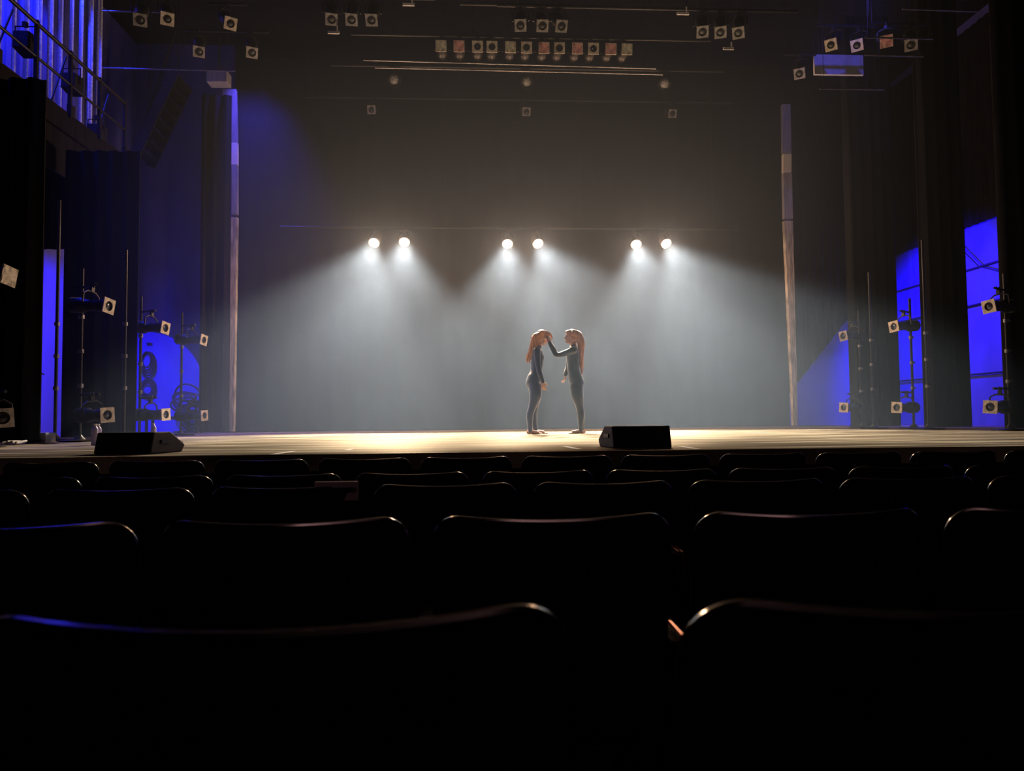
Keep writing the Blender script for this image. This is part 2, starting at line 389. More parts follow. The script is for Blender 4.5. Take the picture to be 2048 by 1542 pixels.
def meshes():
    bm = new(); lathe(bm, [(-.30, .03), (-.29, .085), (-.10, .10), (-.06, .075), (.10, .07), (.13, .08), (.27, .085), (.27, .07), (.262, .07)])
    for k in range(5): lathe(bm, [(-.27+.035*k, .1), (-.26+.035*k, .1)], n=16)
    o = obj('housing', bm, M_metal, smooth=True); MESH['barrel'] = o.data; bpy.data.objects.remove(o)
    def keep(key, bm, m, **k):
        o = obj(key, bm, m, **k); MESH[key] = o.data; bpy.data.objects.remove(o)
    bm = new(); lathe(bm, [(.24, .068), (.258, .055), (.266, .03), (.268, .0)]); keep('lens', bm, M_lens, smooth=True)
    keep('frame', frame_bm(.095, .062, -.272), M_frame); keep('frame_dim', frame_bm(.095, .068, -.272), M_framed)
    for g, m in (('gelw', M_gelw), ('gelp', M_gelp)):
        bm = new(); n = 6; vs = [[bm.verts.new((-.09+.18*i/n, -.286-.006*math.sin(i*2.1+j*1.3), -.09+.18*j/n)) for j in range(n+1)] for i in range(n+1)]
        vb = [[bm.verts.new((v.co.x, v.co.y+.002, v.co.z)) for v in r] for r in vs]
        for i in range(n):
            for j in range(n):
                bm.faces.new((vs[i][j], vs[i+1][j], vs[i+1][j+1], vs[i][j+1])); bm.faces.new((vb[i][j], vb[i][j+1], vb[i+1][j+1], vb[i+1][j]))
        keep(g, bm, m, smooth=True)
    keep('yoke', yoke_bm(UPY), M_metal); keep('clamp', clamp_bm(UPY), M_metal)
    bm = new(); lathe(bm, [(-.20, .04), (-.18, .09), (-.02, .115), (.13, .12), (.13, .105), (.05, .105)]); keep('can', bm, M_metal, smooth=True)
    bm = new(); lathe(bm, [(.04, .104), (.075, .09), (.10, .055), (.108, .0)]); keep('ribbed', bm, M_parl, smooth=True)
    bm = new(); lathe(bm, [(.04, .104), (.09, .10), (.115, .08), (.13, .045), (.135, .0)]); keep('litlens', bm, M_lit, smooth=True)
meshes()
def mo(name, key, parent, rot=None):
    o = bpy.data.objects.new(name, MESH[key]); C.objects.link(o); o.parent = parent
    if rot: o.rotation_euler = rot
    return o
def fixture(loc, label, group, kind='none', az=0.0, tilt=-30.0, roll_=0.0, rootrot=None, name='spotlight', scale=1.0):
    """loc = centre of the fixture body; az/tilt in degrees (tilt negative = nose down)"""
    t = thing(name, label, 'stage light', loc, rootrot or (0, math.radians(roll_), math.radians(az)), group); t.scale = (scale,)*3
    R = (math.radians(-tilt), 0, 0)
    if kind in ('par', 'lit'):
        mo('housing', 'can', t, R); mo('lens', 'litlens' if kind == 'lit' else 'ribbed', t, R)
    else:
        mo('housing', 'barrel', t, R); mo('lens', 'lens', t, R)
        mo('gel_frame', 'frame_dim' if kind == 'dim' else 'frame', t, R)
        if kind in ('gelw', 'gelp'): mo('gel', kind, t, R)
    mo('yoke', 'yoke', t); mo('clamp', 'clamp', t)
    return t
def batten(p0, p1, label, r=0.024, m=None):
    p0 = Vector(p0); p1 = Vector(p1); mid = (p0+p1)/2; L = (p1-p0).length
    t = thing('batten', label, 'pipe', mid, group='rigging pipes')
    bm = new(); tube(bm, [p0-mid, p1-mid], r, 10); obj('pipe', bm, m or M_pipe, t, smooth=True)
    n = max(2, int(L/2.5)+1)
    for i in range(n):
        q = p0+(p1-p0)*(0.06+.88*i/(n-1)); bm = new(); tube(bm, [q-mid, Vector((q.x, q.y, 9.3))-mid], 0.004, 5); obj('wire', bm, M_metal, t)
    return t
def hang(fx, e0, e1, label):
    a = fx[0]; b = fx[-1]; xs = [f.location.x for f in fx]; o = PIPE_OFF*a.scale[0]
    z = sum(f.location.z for f in fx)/len(fx); y = sum(f.location.y for f in fx)/len(fx)
    for f in fx: f.location.z = z; f.location.y = y
    return batten((min(xs)-e0, y, z+o), (max(xs)+e1, y, z+o), label, m=M_metal)
PIPE_OFF = UPY+0.09

# the six lit lamps
LY = 15.4
lit = [(750, 480), (809, 478.5), (1015, 481.5), (1073, 481.5), (1271, 483), (1329, 481.5)]
aims = [(-0.45, 11.2), (0.2, 11.2), (-0.25, 11.5), (1.1, 11.2), (-.3, 11.3), (0.6, 11.1)]
who = ['leftmost lit lamp of the six', 'second lit lamp from the left', 'left lamp of the middle lit pair', 'right lamp of the middle lit pair', 'left lamp of the right-hand lit pair', 'rightmost lit lamp of the six']
for (px, py), (dx, ty), s in zip(lit, aims, who):
    p = at(px, py, LY)
    tgt = Vector((p.x+dx, ty, 0))
    d = tgt-p; az = math.degrees(math.atan2(d.x, -d.y)); tl = -math.degrees(math.atan2(-d.z, math.hypot(d.x, d.y)))
    t = fixture(p, s+', glowing warm white on the pipe before the backdrop', 'six lit lamps in three pairs', 'lit', az, tl, name='stage_lamp')
    q = p + d.normalized()*0.17
    sp = spot('beam_light', (0, 0, 0), (0, 0, 0), W_BEAM, BEAM_COL, 50, 0.34, 0.16)
    sp.location = q; sp.rotation_euler = aim(d)
    sp.parent = t; sp.matrix_parent_inverse = (Matrix.Translation(p) @ Euler((0, 0, math.radians(az))).to_matrix().to_4x4()).inverted()
    l = bpy.data.lights.new('spill_light', 'POINT'); l.energy = W_GLOW; l.color = GLOW_COL; l.shadow_soft_size = 0.05
    o = bpy.data.objects.new('spill_light', l); C.objects.link(o); o.location = q
    o.parent = t; o.matrix_parent_inverse = sp.matrix_parent_inverse
a = at(560, 480, LY); b = at(1480, 482, LY); zz = at(1043, 481, LY).z+PIPE_OFF
batten((a.x, LY, zz), (b.x, LY, zz), 'long dark pipe carrying the six lit lamps', m=M_metal)

# overhead rows
def row(pts, Y, kinds, tilt, label, group, az=None, name='spotlight', pipe=None, scale=1.0):
    fx = []
    for i, (px, py) in enumerate(pts):
        p = at(px, py, Y)
        # the nose (0.28 m ahead) should land on the pixel: step the body back along its aim
        A = math.radians((az or [0]*len(pts))[i]); T = math.radians(tilt)
        nose = Vector((math.sin(A)*math.cos(T), -math.cos(A)*math.cos(T), math.sin(T)))*0.27*scale
        t = fixture(p-nose, label(i), group, kinds[i % len(kinds)], (az or [0]*len(pts))[i], tilt, name=name, scale=scale); fx.append(t)
    if pipe: hang(fx, *pipe)
mid = [(882, 86), (918, 88), (955, 91), (984, 92), (1021, 92), (1053, 96), (1088, 95), (1119, 101), (1155, 99), (1187, 102), (1222, 101), (1254, 101)]
mk = ['gelw', 'gelp', 'none', 'none', 'gelw', 'none', 'gelp', 'none', 'gelp', 'none', 'gelp', 'gelw']
mdesc = {'gelw': 'with a pale frosted gel', 'gelp': 'with a pink gel', 'none': 'with an open square frame'}
row(mid, 12.4, mk, -12, lambda i: 'spotlight %s, %s from the left in the long centre row overhead' % (mdesc[mk[i]], nth(i)), 'spotlights in the long centre row', pipe=(1.6, 1.6, 'dark pipe carrying the long centre row of twelve spotlights'))
W3 = ['left', 'middle', 'right']
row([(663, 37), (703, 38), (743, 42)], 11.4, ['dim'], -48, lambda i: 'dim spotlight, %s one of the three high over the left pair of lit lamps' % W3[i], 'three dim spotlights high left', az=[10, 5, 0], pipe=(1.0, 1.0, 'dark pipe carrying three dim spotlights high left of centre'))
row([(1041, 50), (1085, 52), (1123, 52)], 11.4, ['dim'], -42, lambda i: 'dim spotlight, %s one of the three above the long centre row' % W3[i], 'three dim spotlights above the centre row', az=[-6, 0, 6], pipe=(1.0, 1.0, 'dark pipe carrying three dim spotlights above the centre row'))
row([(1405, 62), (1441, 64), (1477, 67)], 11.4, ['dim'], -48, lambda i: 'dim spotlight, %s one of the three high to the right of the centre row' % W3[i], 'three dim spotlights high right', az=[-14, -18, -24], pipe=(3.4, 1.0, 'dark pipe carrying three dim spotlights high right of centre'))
row([(791, 160), (1055, 168), (1329, 174)], 13.6, ['par'], -32, lambda i: 'round ribbed-lens lamp hanging overhead, %s one of three' % W3[i], 'round ribbed-lens lamps', az=[14, 0, -16], name='par_can', pipe=(1.2, 1.2, 'dark pipe carrying the three round ribbed-lens lamps'))
row([(743, 214), (1053, 226), (1345, 230)], 15.6, ['dim'], -25, lambda i: 'faint spotlight in the haze above the lit lamps, %s one of three' % W3[i], 'faint spotlights in the haze', pipe=(1.5, 1.5, 'dark pipe in the haze above the lit lamps'), scale=.95)
# thin bright pipes below the centre row
for (x0, y0, x1, y1, Y, s) in ((727, 120, 1312, 137, 13.0, 'upper long thin pipe under the long centre row of spotlights'), (750, 135, 1326, 149, 13.1, 'lower long thin pipe under the long centre row of spotlights'),
                              (1640, 178, 1768, 179, 12.0, 'short grey pipe at upper right below the dark equipment'), (1805, 18, 1954, 23, 10.5, 'short blue-lit pipe at the top right'), (1730, 110, 1846, 113, 11.2, 'grey pipe beside the blue panel at upper right'),
                              (1730, 75, 1866, 78, 11.0, 'dim pipe behind four spotlights at upper right'), (205, 136, 470, 142, 14.0, 'long pale pipe at upper left above the gallery stair'), (205, 22, 330, 25, 13.0, 'short dim pipe at the top left beside the fly ropes')):
    p = at(x0, y0, Y); q = at(x1, y1, Y); batten(p, q, s, 0.014)
# upper right group
URG = 'spotlights at upper right'; UH = {}
for px, py, Y, az, tl, kd, s in ((1662, 89, 11.6, 38, -35, 'none', 'left one of the pair over the blue panel at upper right'), (1714, 91, 11.6, 38, -35, 'none', 'right one of the pair over the blue panel at upper right'),
                             (1772, 84, 11.2, 30, -30, 'gelp', 'with a brownish gel right of the pair at upper right'), (1823, 88, 11.2, 30, -40, 'dim', 'dimmest and furthest right of the upper right group'), (1599, 147, 12.6, 30, -40, 'dim', 'lower left of the blue panel at upper right')):
    A = math.radians(-az); T = math.radians(tl); n = Vector((math.sin(A)*math.cos(T), -math.cos(A)*math.cos(T), math.sin(T)))*.27
    UH.setdefault(('upper right', Y), []).append(fixture(at(px, py, Y)-n, 'spotlight '+s, URG, kd, -az, tl))
bm = new(); p = at(1627, 110, 12.8); q = at(1726, 151, 12.8); box(bm, ((p.x+q.x)/2, 12.8, (p.z+q.z)/2), (q.x-p.x, 0.05, p.z-q.z))
pn = tag(obj('hanging_panel', bm, mat('pale_panel', (0.5, 0.5, 0.6), 0.8, noise=0.1)), 'pale rectangular panel lit blue hanging at upper right', 'panel')
for x in (p.x+.1, q.x-.1):
    bm = new(); tube(bm, [(x, 12.8, p.z-.02), (x, 12.8, 9.3)], .006, 5); obj('wire', bm, M_metal, pn)
spot('blue_high_light', (6.0, 9.9, 7.3), tuple(at(1680, 125, 12.8)), 160, (0.10, 0.10, 1.0), 45, 0.8)
# upper left group
ULG = 'spotlights at upper left'
for px, py, Y, az, tl, kd, s in ((335, 37, 11.0, 25, -40, 'none', 'at the top left, nearer the fly ropes'), (461, 47, 11.4, 30, -35, 'none', 'at upper left, furthest right of its group'), (398, 102, 12.4, 20, -45, 'dim', 'dim, above the pale pipe at upper left'), (280, 40, 11.0, 20, -45, 'dim', 'dim, at the top left beside the fly ropes'), (504, 106, 12.4, 20, -45, 'dim', 'dim, upper left, just right of the pale pipe end')):
    A = math.radians(az); T = math.radians(tl); n = Vector((math.sin(A)*math.cos(T), -math.cos(A)*math.cos(T), math.sin(T)))*.27
    UH.setdefault(('upper left', Y), []).append(fixture(at(px, py, Y)-n, 'spotlight '+s, ULG, kd, az, tl))
wherep = {('upper right', 11.6): 'over the blue panel, carrying a pair of spotlights', ('upper right', 11.2): 'right of the blue panel, carrying two dim spotlights', ('upper right', 12.6): 'left of the blue panel, carrying one spotlight',
    ('upper left', 11.0): 'beside the fly ropes, carrying two spotlights', ('upper left', 11.4): 'carrying the rightmost upper left spotlight', ('upper left', 12.4): 'above the pale pipe, carrying two dim spotlights'}
for k_, fx in UH.items(): hang(fx, 0.3, 0.3, 'short dark pipe at %s %s' % (k_[0], wherep[k_]))
# small white tags on the rig
for px, py, wpx, Y, s in ((667, 65, 23, 11.4, 'under the three dim spotlights high left'), (1366, 27, 26, 11.0, 'at the top right of centre, the brightest'), (1457, 97, 23, 11.6, 'under the three dim spotlights high right'), (817, 9, 24, 11.0, 'at the very top, left of centre')):
    p = at(px, py, Y); wd = wpx/F*Y; bm = new(); box(bm, p, (wd, 0.02, 0.045)); box(bm, p+Vector((wd*.3, 0, .06)), (0.02, 0.02, 0.1))
    rt = tag(obj('rig_tag', bm, M_white, bevel=0.004), 'small white tag on the overhead rig '+s, 'tag', 'white tags on the rig')
    bm = new(); tube(bm, [p+Vector((wd*.3, 0, .08)), Vector((p.x+wd*.3, p.y, 9.3))], .005, 5); obj('wire', bm, M_metal, rt)
# gel roll box near left pier
bm = new(); p = at(438, 158, 15.0); box(bm, p, (0.42, 0.3, 0.26)); jb = tag(obj('junction_box', bm, M_grey, bevel=0.02), 'grey junction box above the pale left pier', 'box')
bm = new(); tube(bm, [p, Vector((p.x, p.y, 9.3))], .02, 6); obj('hanger_rod', bm, M_metal, jb)

# ------------------------------------------------------------------ side light booms
def boom(px, py0, Y, label, z1=None):
    b = at(px, 860, Y); z = z1 or at(px, py0, Y).z
    t = thing('boom_stand', label, 'stand', (b.x, Y, 0), group='light booms in the wings')
    bm = new(); tube(bm, [(0, 0, 0.02), (0, 0, z)], 0.022, 10); obj('pole', bm, M_metal, t, smooth=True)
    bm = new(); lathe(bm, [(0, .24), (.02, .24), (.03, .08), (.07, .04), (.09, .03)], axis=(0, 0, 1)); obj('base', bm, M_metal, t, smooth=True)
    for k in range(3):
        bm = new(); lathe(bm, [(0, .036), (.05, .036)], o=(0, 0, 0.7+k*.45), axis=(0, 0, 1)); box(bm, (0.03, -0.03, 0.725+k*.45), (.02, .03, .02)); obj('collar', bm, M_pipe, t)
    return t
BOOM = 'side lights on the booms'
def side(px, py, Y, d, label, kind='none', yawdeg=55, tl=-3, roll_=0):
    """side light; d=+1 nose points to the right (left wing), -1 to the left (right wing)"""
    A = math.radians(yawdeg*d); T = math.radians(tl)
    n = Vector((math.sin(A)*math.cos(T), -math.cos(A)*math.cos(T), math.sin(T)))*.27
    p = at(px, py, Y)-n
    fixture(p, label, BOOM, kind, yawdeg*d, tl, roll_)
    return p
def boom_for(fx, d, label):
    x = (min if d > 0 else max)(f.x for f in fx)-0.22*d; y = max(f.y for f in fx)+0.16
    top = max(f.z for f in fx)
    t = boom(0, 0, 1, label, z1=top+PIPE_OFF+0.25); t.location = (x, y, 0)
    for f in fx:
        z = f.z+PIPE_OFF; bm = new(); tube(bm, [(0, 0, z), (f.x-x+.08*d, f.y-y, z)], 0.018, 8); obj('side_arm', bm, M_metal, t, smooth=True)
LB = [(17, 552, 5, 836, 7.4, 82, 42), (217, 612, 214, 830, 9.4, 76, 62), (330, 656, 331, 829, 11.6, 74, 72), (407, 680, 408, 831, 13.4, 74, 74)]
LN = ['nearest the audience, far left edge', 'left wing before the broad leg curtain', 'left wing before the blue pool', 'left wing beside the pale pier']
for (ux, uy, lx, ly, Y, y1, y2), nm_ in zip(LB, LN):
    a = side(ux, uy, Y, 1, 'upper boom spotlight, '+nm_, 'gelw' if Y < 8 else 'none', y1, -4, 8); b = side(lx, ly, Y, 1, 'lower boom spotlight, '+nm_, 'none', y2, 0, -4)
    boom_for((a, b), 1, 'tall boom stand, '+nm_)
RB = [(1978, 613, 1981, 814, 10.0, 68), (1788, 653, 1794, 815, 12.2, 70), (1687, 672, 1688, 815, 13.7, 70)]
RN = ['nearest the audience, far right', 'right wing before the narrower blue strip', 'right wing beside the violet haze']
for (ux, uy, lx, ly, Y, yw), nm_ in zip(RB, RN):
    a = side(ux, uy, Y, -1, 'upper boom spotlight, '+nm_, 'dim' if Y > 13 else 'none', yw, -4, -6); b = side(lx, ly, Y, -1, 'lower boom spotlight, '+nm_, 'none', yw-8, 0, 4)
    boom_for((a, b), -1, 'tall boom stand, '+nm_)
boom(110, 400, 10.4, 'thin boom pole in front of the tall blue strip on the left', z1=at(115, 400, 10.4).z)
boom(247, 500, 10.4, 'thin boom pole before the left leg curtain beside the upper spotlight', z1=at(247, 500, 10.4).z)
boom(1858, 530, 11.8, 'thin boom pole before the narrow right leg curtain', z1=at(1858, 480, 11.8).z)
boom(1748, 560, 12.9, 'thin boom pole before the right leg curtain near the violet haze', z1=at(1740, 545, 12.9).z)

# right wall details: rails and brackets in the blue strips
for z, s in ((3.55, 'highest'), (2.72, 'middle'), (1.15, 'lowest')):
    bm = new(); tube(bm, [(11.34, 13.2, z), (11.34, 18.8, z)], 0.022); tag(obj('wall_rail', bm, M_metal, smooth=True), 'horizontal rail on the blue right wall, %s of three' % s, 'rail', 'rails on the right wall')
bm = new(); tube(bm, [(11.3, 14.6, 3.2), (11.3, 15.5, 3.55), (11.3, 16.6, 4.6)], 0.014); tag(obj('wall_cable', bm, M_rubber), 'cable slanting up the blue right wall', 'cable')
# left: cable loop on the blue strip, ladder-like coil pile in the blue pool
c = atx(88, 620, -7.95); bm = new(); tube(bm, [(-7.93, c.y+0.55*math.cos(a), c.z+1.2*math.sin(a)) for a in [PI/2+PI*i/12 for i in range(13)]], 0.014, 6); tag(obj('wall_cable', bm, M_rubber, smooth=True), 'loop of cable hanging on the tall blue strip of the left wall', 'cable')
t = thing('coiled_rope', 'coils of rope hanging on the rear wall inside the blue pool of light', 'rope', tuple(at(300, 690, 17.33)))
for k in range(5):
    bm = new(); R1 = 0.30-0.03*k
    tube(bm, [(R1*.55*math.cos(2*PI*i/16), -0.05-0.03*k, -.18-R1+R1*math.sin(2*PI*i/16)) for i in range(16)], 0.02, 6, closed=True); obj('coil', bm, M_metal, t, smooth=True)
for k in range(3):
    bm = new(); R1 = 0.22-0.04*k
    tube(bm, [(R1*.8*math.cos(2*PI*i/16), -0.05-0.03*k, -1.02+R1*math.sin(2*PI*i/16)) for i in range(16)], 0.02, 6, closed=True); obj('coil', bm, M_metal, t, smooth=True)
bm = new(); box(bm, (0, -0.02, 0.02), (0.08, 0.12, 0.06)); obj('hook', bm, M_metal, t)
bm = new(); p = at(377, 830, 16.9)
t = thing('cable_heap', 'dark heap of coiled cable at the right of the blue pool', 'cable', (p.x, 16.9, 0))
for k in range(9):
    bm = new(); a0 = k*.7; R1 = 0.22+0.04*(k % 3)
    tube(bm, [(0.12*math.sin(a0)+R1*math.cos(2*PI*i/18), 0.1*math.cos(a0)+0.2*R1*math.sin(2*PI*i/9+k), 0.28+0.07*k+R1*math.sin(2*PI*i/18)*(.6 if k % 2 else .9)) for i in range(18)], 0.022, 6, closed=True); obj('coil', bm, M_rubber, t, smooth=True)
bm = new(); box(bm, (0, 0, .35), (0.06, 0.06, 0.7)); box(bm, (0, 0, .02), (0.5, 0.4, 0.04)); obj('stand', bm, M_metal, t)
# low bench crossing the blue pool
bm = new(); a = at(280, 836, 16.0); b = at(395, 836, 16.0); box(bm, ((a.x+b.x)/2, 16.3, 0.33), (b.x-a.x, 0.4, 0.07))
for sx in (.06, .94):
    for yy in (16.15, 16.45): box(bm, (a.x+(b.x-a.x)*sx, yy, 0.15), (.05, .05, .30))
tag(obj('bench', bm, M_black, bevel=0.005), 'low dark bench before the blue pool of light', 'bench')

# ------------------------------------------------------------------ floor monitors, box, bottles
def wedge(px0, px1, Y, d, label, hpx):
    """wedge monitor seen from behind; d=+1: sloping face side panel visible on right"""
    a = at(px0, 900, Y); b = at(px1, 900, Y); wdt = b.x-a.x
    t = thing('floor_monitor', label, 'speaker', ((a.x+b.x)/2, Y, 0), (0, 0, 0), 'floor monitors at the stage edge')
    h = hpx
    prof = [(-.02, .001), (.36, .001), (.40, .06), (.22, h), (.02, h)]   # in y,z: back towards audience
    bm = new(); prism(bm, prof, -wdt/2, wdt/2, 'yz'); obj('cabinet', bm, M_rubber, t, bevel=0.008)
    bm = new(); prism(bm, [(.405, .07), (.418, .075), (.245, h-.01), (.232, h-.015)], -wdt/2+.03, wdt/2-.03, 'yz'); obj('grille', bm, M_metal, t)
    for s in (-1, 1):
        bm = new(); box(bm, (s*(wdt/2+.003), .16, h*.55), (.01, .12, .03)); obj('handle', bm, M_metal, t)
    bm = new(); box(bm, (0, -.026, h*.4), (.16, .012, .08)); obj('socket_plate', bm, M_metal, t)
    return t
L = wedge(180, 313, 5.75, 1, 'black wedge floor monitor on the left of the stage edge', 0.165)
L.rotation_euler.z = math.radians(-14)
Rm = wedge(1224, 1345, 5.75, -1, 'black wedge floor monitor on the stage edge right of the dancers', 0.175)
Rm.rotation_euler.z = math.radians(7)
M_pet = mat('clear_bottle', (0.55, 0.5, 0.75), 0.2, noise=0.1, scale=8)
def bottle(px, Y, label, zt=0.23, m=M_pet):
    p = at(px, 870, Y); t = thing('water_bottle', label, 'bottle', (p.x, Y, 0), group='water bottles near the left monitor')
    bm = new(); lathe(bm, [(0, .03), (.01, .034), (.13, .034), (.15, .031), (.17, .034), (.19, .026), (.205, .013), (.215, .013)], axis=(0, 0, 1)); obj('body', bm, m, t, smooth=True)
    bm = new(); lathe(bm, [(.213, .015), (zt, .015)], axis=(0, 0, 1)); obj('cap', bm, M_white, t, smooth=True)
bottle(189.5, 8.0, 'clear water bottle standing behind the left floor monitor, left of two'); bottle(196.5, 8.1, 'clear water bottle standing behind the left floor monitor, right of two')
bottle(307, 9.5, 'blue-lit water bottle standing alone at the edge of the blue pool')
bm = new(); a = at(50, 880, 9.0); b = at(92, 880, 9.0); box(bm, ((a.x+b.x)/2, 9.1, 0.065), (b.x-a.x, .22, .13)); tag(obj('equipment_case', bm, M_grey, bevel=0.012), 'low box on the floor before the tall blue strip on the left', 'box')
bm = new(); pts = []
for i in range(30):
    q = at(12+i*1.1, 880, 8.6); pts.append((q.x, 8.6+.12*math.sin(i*.8), .02+.02*abs(math.sin(i*.55))))
tube(bm, pts, .014, 6); tag(obj('floor_cable', bm, M_rope, smooth=True), 'pale cable coiled on the floor at the far left', 'cable')
for i, (x0, y0, x1, y1, s) in enumerate(((540, 910, 588, 903, 'left of the stage front'), (690, 901, 705, 899, 'small, left of centre'), (1130, 893, 1160, 899, 'pointing at the dancers, centre'), (1360, 893, 1400, 899, 'right of the right floor monitor'))):
    def fl(px, py):
        d = ray(px, py); return CAM + d*(-CAM.z/d.z)
    a, b = fl(x0, y0), fl(x1, y1); d = (b-a).normalized(); n = Vector((-d.y, d.x, 0))*.025
    if a.y < SF+.05: a.y = SF+.05
    if b.y < SF+.05: b.y = SF+.05
    bm = new(); q = [a-n, b-n, b+n, a+n]; lo = [bm.verts.new((v.x, v.y, 0.0005)) for v in q]; hi = [bm.verts.new((v.x, v.y, .0025)) for v in q]
    bm.faces.new(hi); bm.faces.new(lo[::-1])
    for k in range(4): bm.faces.new((lo[k], lo[(k+1) % 4], hi[(k+1) % 4], hi[k]))
    tag(obj('floor_tape', bm, M_white), 'strip of pale marking tape on the stage floor, '+s, 'tape', 'marking tape on the stage')

# ------------------------------------------------------------------ auditorium chairs
def chair_proto():
    t = thing('auditorium_chair', 'x', 'chair')
    wd, H, rc = 0.252, 0.93, 0.055
    def bow(x): return -0.055*(1-(x/wd)**2)       # middle comes towards the sitter's back (to the camera)
    def top(x): return -0.010*(1-(x/wd)**2)
    outline = []                                     # right half going round the rounded rectangle
    n = 8; z0 = 0.42
    for i in range(13): outline.append((-wd+rc+(2*wd-2*rc)*i/12, H))
    for i in range(1, n+1): a = PI/2-PI/2*i/n; outline.append((wd-rc+rc*math.cos(a), H-rc+rc*math.sin(a)))
    for i in range(1, 6): outline.append((wd, H-rc-(H-rc-z0)*i/5))
    left = [(-x, z) for x, z in outline[13:]][::-1]
    edge = left + outline                            # open at the bottom
    def P3(x, z, dy): return (x, dy+bow(x)*(0.35+.65*(z-z0)/(H-z0)) + 0.10*(H-z)/(H-z0)*1.0, z + (top(x) if z > H-rc-.01 else 0))
    # backrest shell: grid between left edge and right edge heights
    bm = new(); nx, nz = 14, 12
    for dy0, dy1, key in ((-0.0045, 0.0045, 'shell'),):
        gs = []
        for dy in (dy0, dy1):
            g = []
            for j in range(nz+1):
                z = z0+(H-z0)*(1-(1-j/nz)**1.6) if j < nz else H
                hw = wd if z <= H-rc else wd-rc+math.sqrt(max(0, rc*rc-(z-(H-rc))**2))
                g.append([bm.verts.new(P3(-hw+2*hw*i/nx, z, dy)) for i in range(nx+1)])
            gs.append(g)
        A, B = gs
        for j in range(nz):
            for i in range(nx):
                bm.faces.new((A[j][i], A[j][i+1], A[j+1][i+1], A[j+1][i])); bm.faces.new((B[j][i], B[j+1][i], B[j+1][i+1], B[j][i+1]))
            for e in (0, nx): bm.faces.new((A[j][e], A[j+1][e], B[j+1][e], B[j][e]))
        for i in range(nx):
            for e in (0, nz): bm.faces.new((A[e][i], A[e][i+1], B[e][i+1], B[e][i]))
    obj('backrest', bm, M_shell, t, smooth=True)
    bm = new(); tube(bm, [P3(x, z, 0) for x, z in edge], 0.0055, 8); obj('back_rim', bm, M_rim, t, smooth=True)
    # padded front
    bm = new(); box(bm, (0, 0.07, 0.66), (0.42, 0.05, 0.40)); obj('back_cushion', bm, M_seat, t, bevel=0.02)
    bm = new(); prism(bm, [(-.23, .40), (.23, .40), (.24, .47), (-.24, .47)], 0.10, 0.54); obj('seat', bm, M_seat, t, bevel=0.025)
    for s in (-1, 1):
        bm = new(); prism(bm, [(0.02, .62), (.36, .64), (.38, .66), (.36, .67), (.02, .66)], s*.278-.022, s*.278+.022, 'yz'); ar = obj('armrest', bm, M_seat, t, bevel=0.006)
        bm = new(); tube(bm, [(s*.278, .02, .60), (s*.278, .015, .672), (s*.278, .12, .674)], 0.004, 6); obj('trim', bm, M_glint, ar)  # copper strip drawn in as the warm glint on the armrest
        bm = new(); prism(bm, [(.10, .0), (.34, .0), (.26, .06), (.22, .62), (.16, .62), (.16, .06)], s*.278-.012, s*.278+.012, 'yz'); obj('leg', bm, M_metal, t)
    return t
proto = chair_proto(); first = [True]
rows = [  # (left corner px of one seat, pitch px, depth, row words, py at that corner)
    (1045, 199, 4.10, 'front row nearest the stage', 914, 10),
    (965, 249, 3.30, 'second row from the stage', 945, 8),
    (1068, 311, 2.62, 'third row from the stage', 967, 7),
    (868, 523, 1.55, 'fourth row from the stage', 1036, 5),
    (1365, 1300, 0.63, 'row nearest the camera', 1205, 3)]
for px, pitch_, Y, words, py, nmax in rows:
    ks = [k for k in range(-8, 9) if px+k*pitch_ < 2060 and px+(k+.9)*pitch_ > -10]
    pitch_m = at(px+pitch_, py, Y).x-at(px, py, Y).x
    p = at(px, py, Y)
    for i, k in enumerate(ks):
        x = p.x+k*pitch_m+0.252
        n = len(ks); lab = 'black auditorium chair with metal rim, %s from left in the %s' % (nth(i), words)
        if first[0]: t = proto; first[0] = False; t['label'] = lab; t['group'] = 'empty auditorium chairs'
        else: t = dup(proto, label=lab, group='empty auditorium chairs')
        t.location = (x, Y, AUD); t.scale = (1, 1, (p.z-AUD)/0.925)
        # small seat-to-seat tilt
        t.rotation_euler = (0, 0, math.radians(random.uniform(-1.5, 1.5)))

p = at(673, 966, 2.60); bm = new(); box(bm, (0, -.012, -.006), (0.148, 0.002, 0.018)); box(bm, (0, 0.0, .004), (0.148, 0.026, 0.002)); box(bm, (0, .012, -.03), (0.148, 0.002, 0.066))
o = obj('paper_sheet', bm, mat('pink_paper', (0.55, 0.42, 0.50), 0.8, noise=0.1)); o.location = p; tag(o, 'pale pinkish paper folded over a chair back left of centre, third row', 'paper')

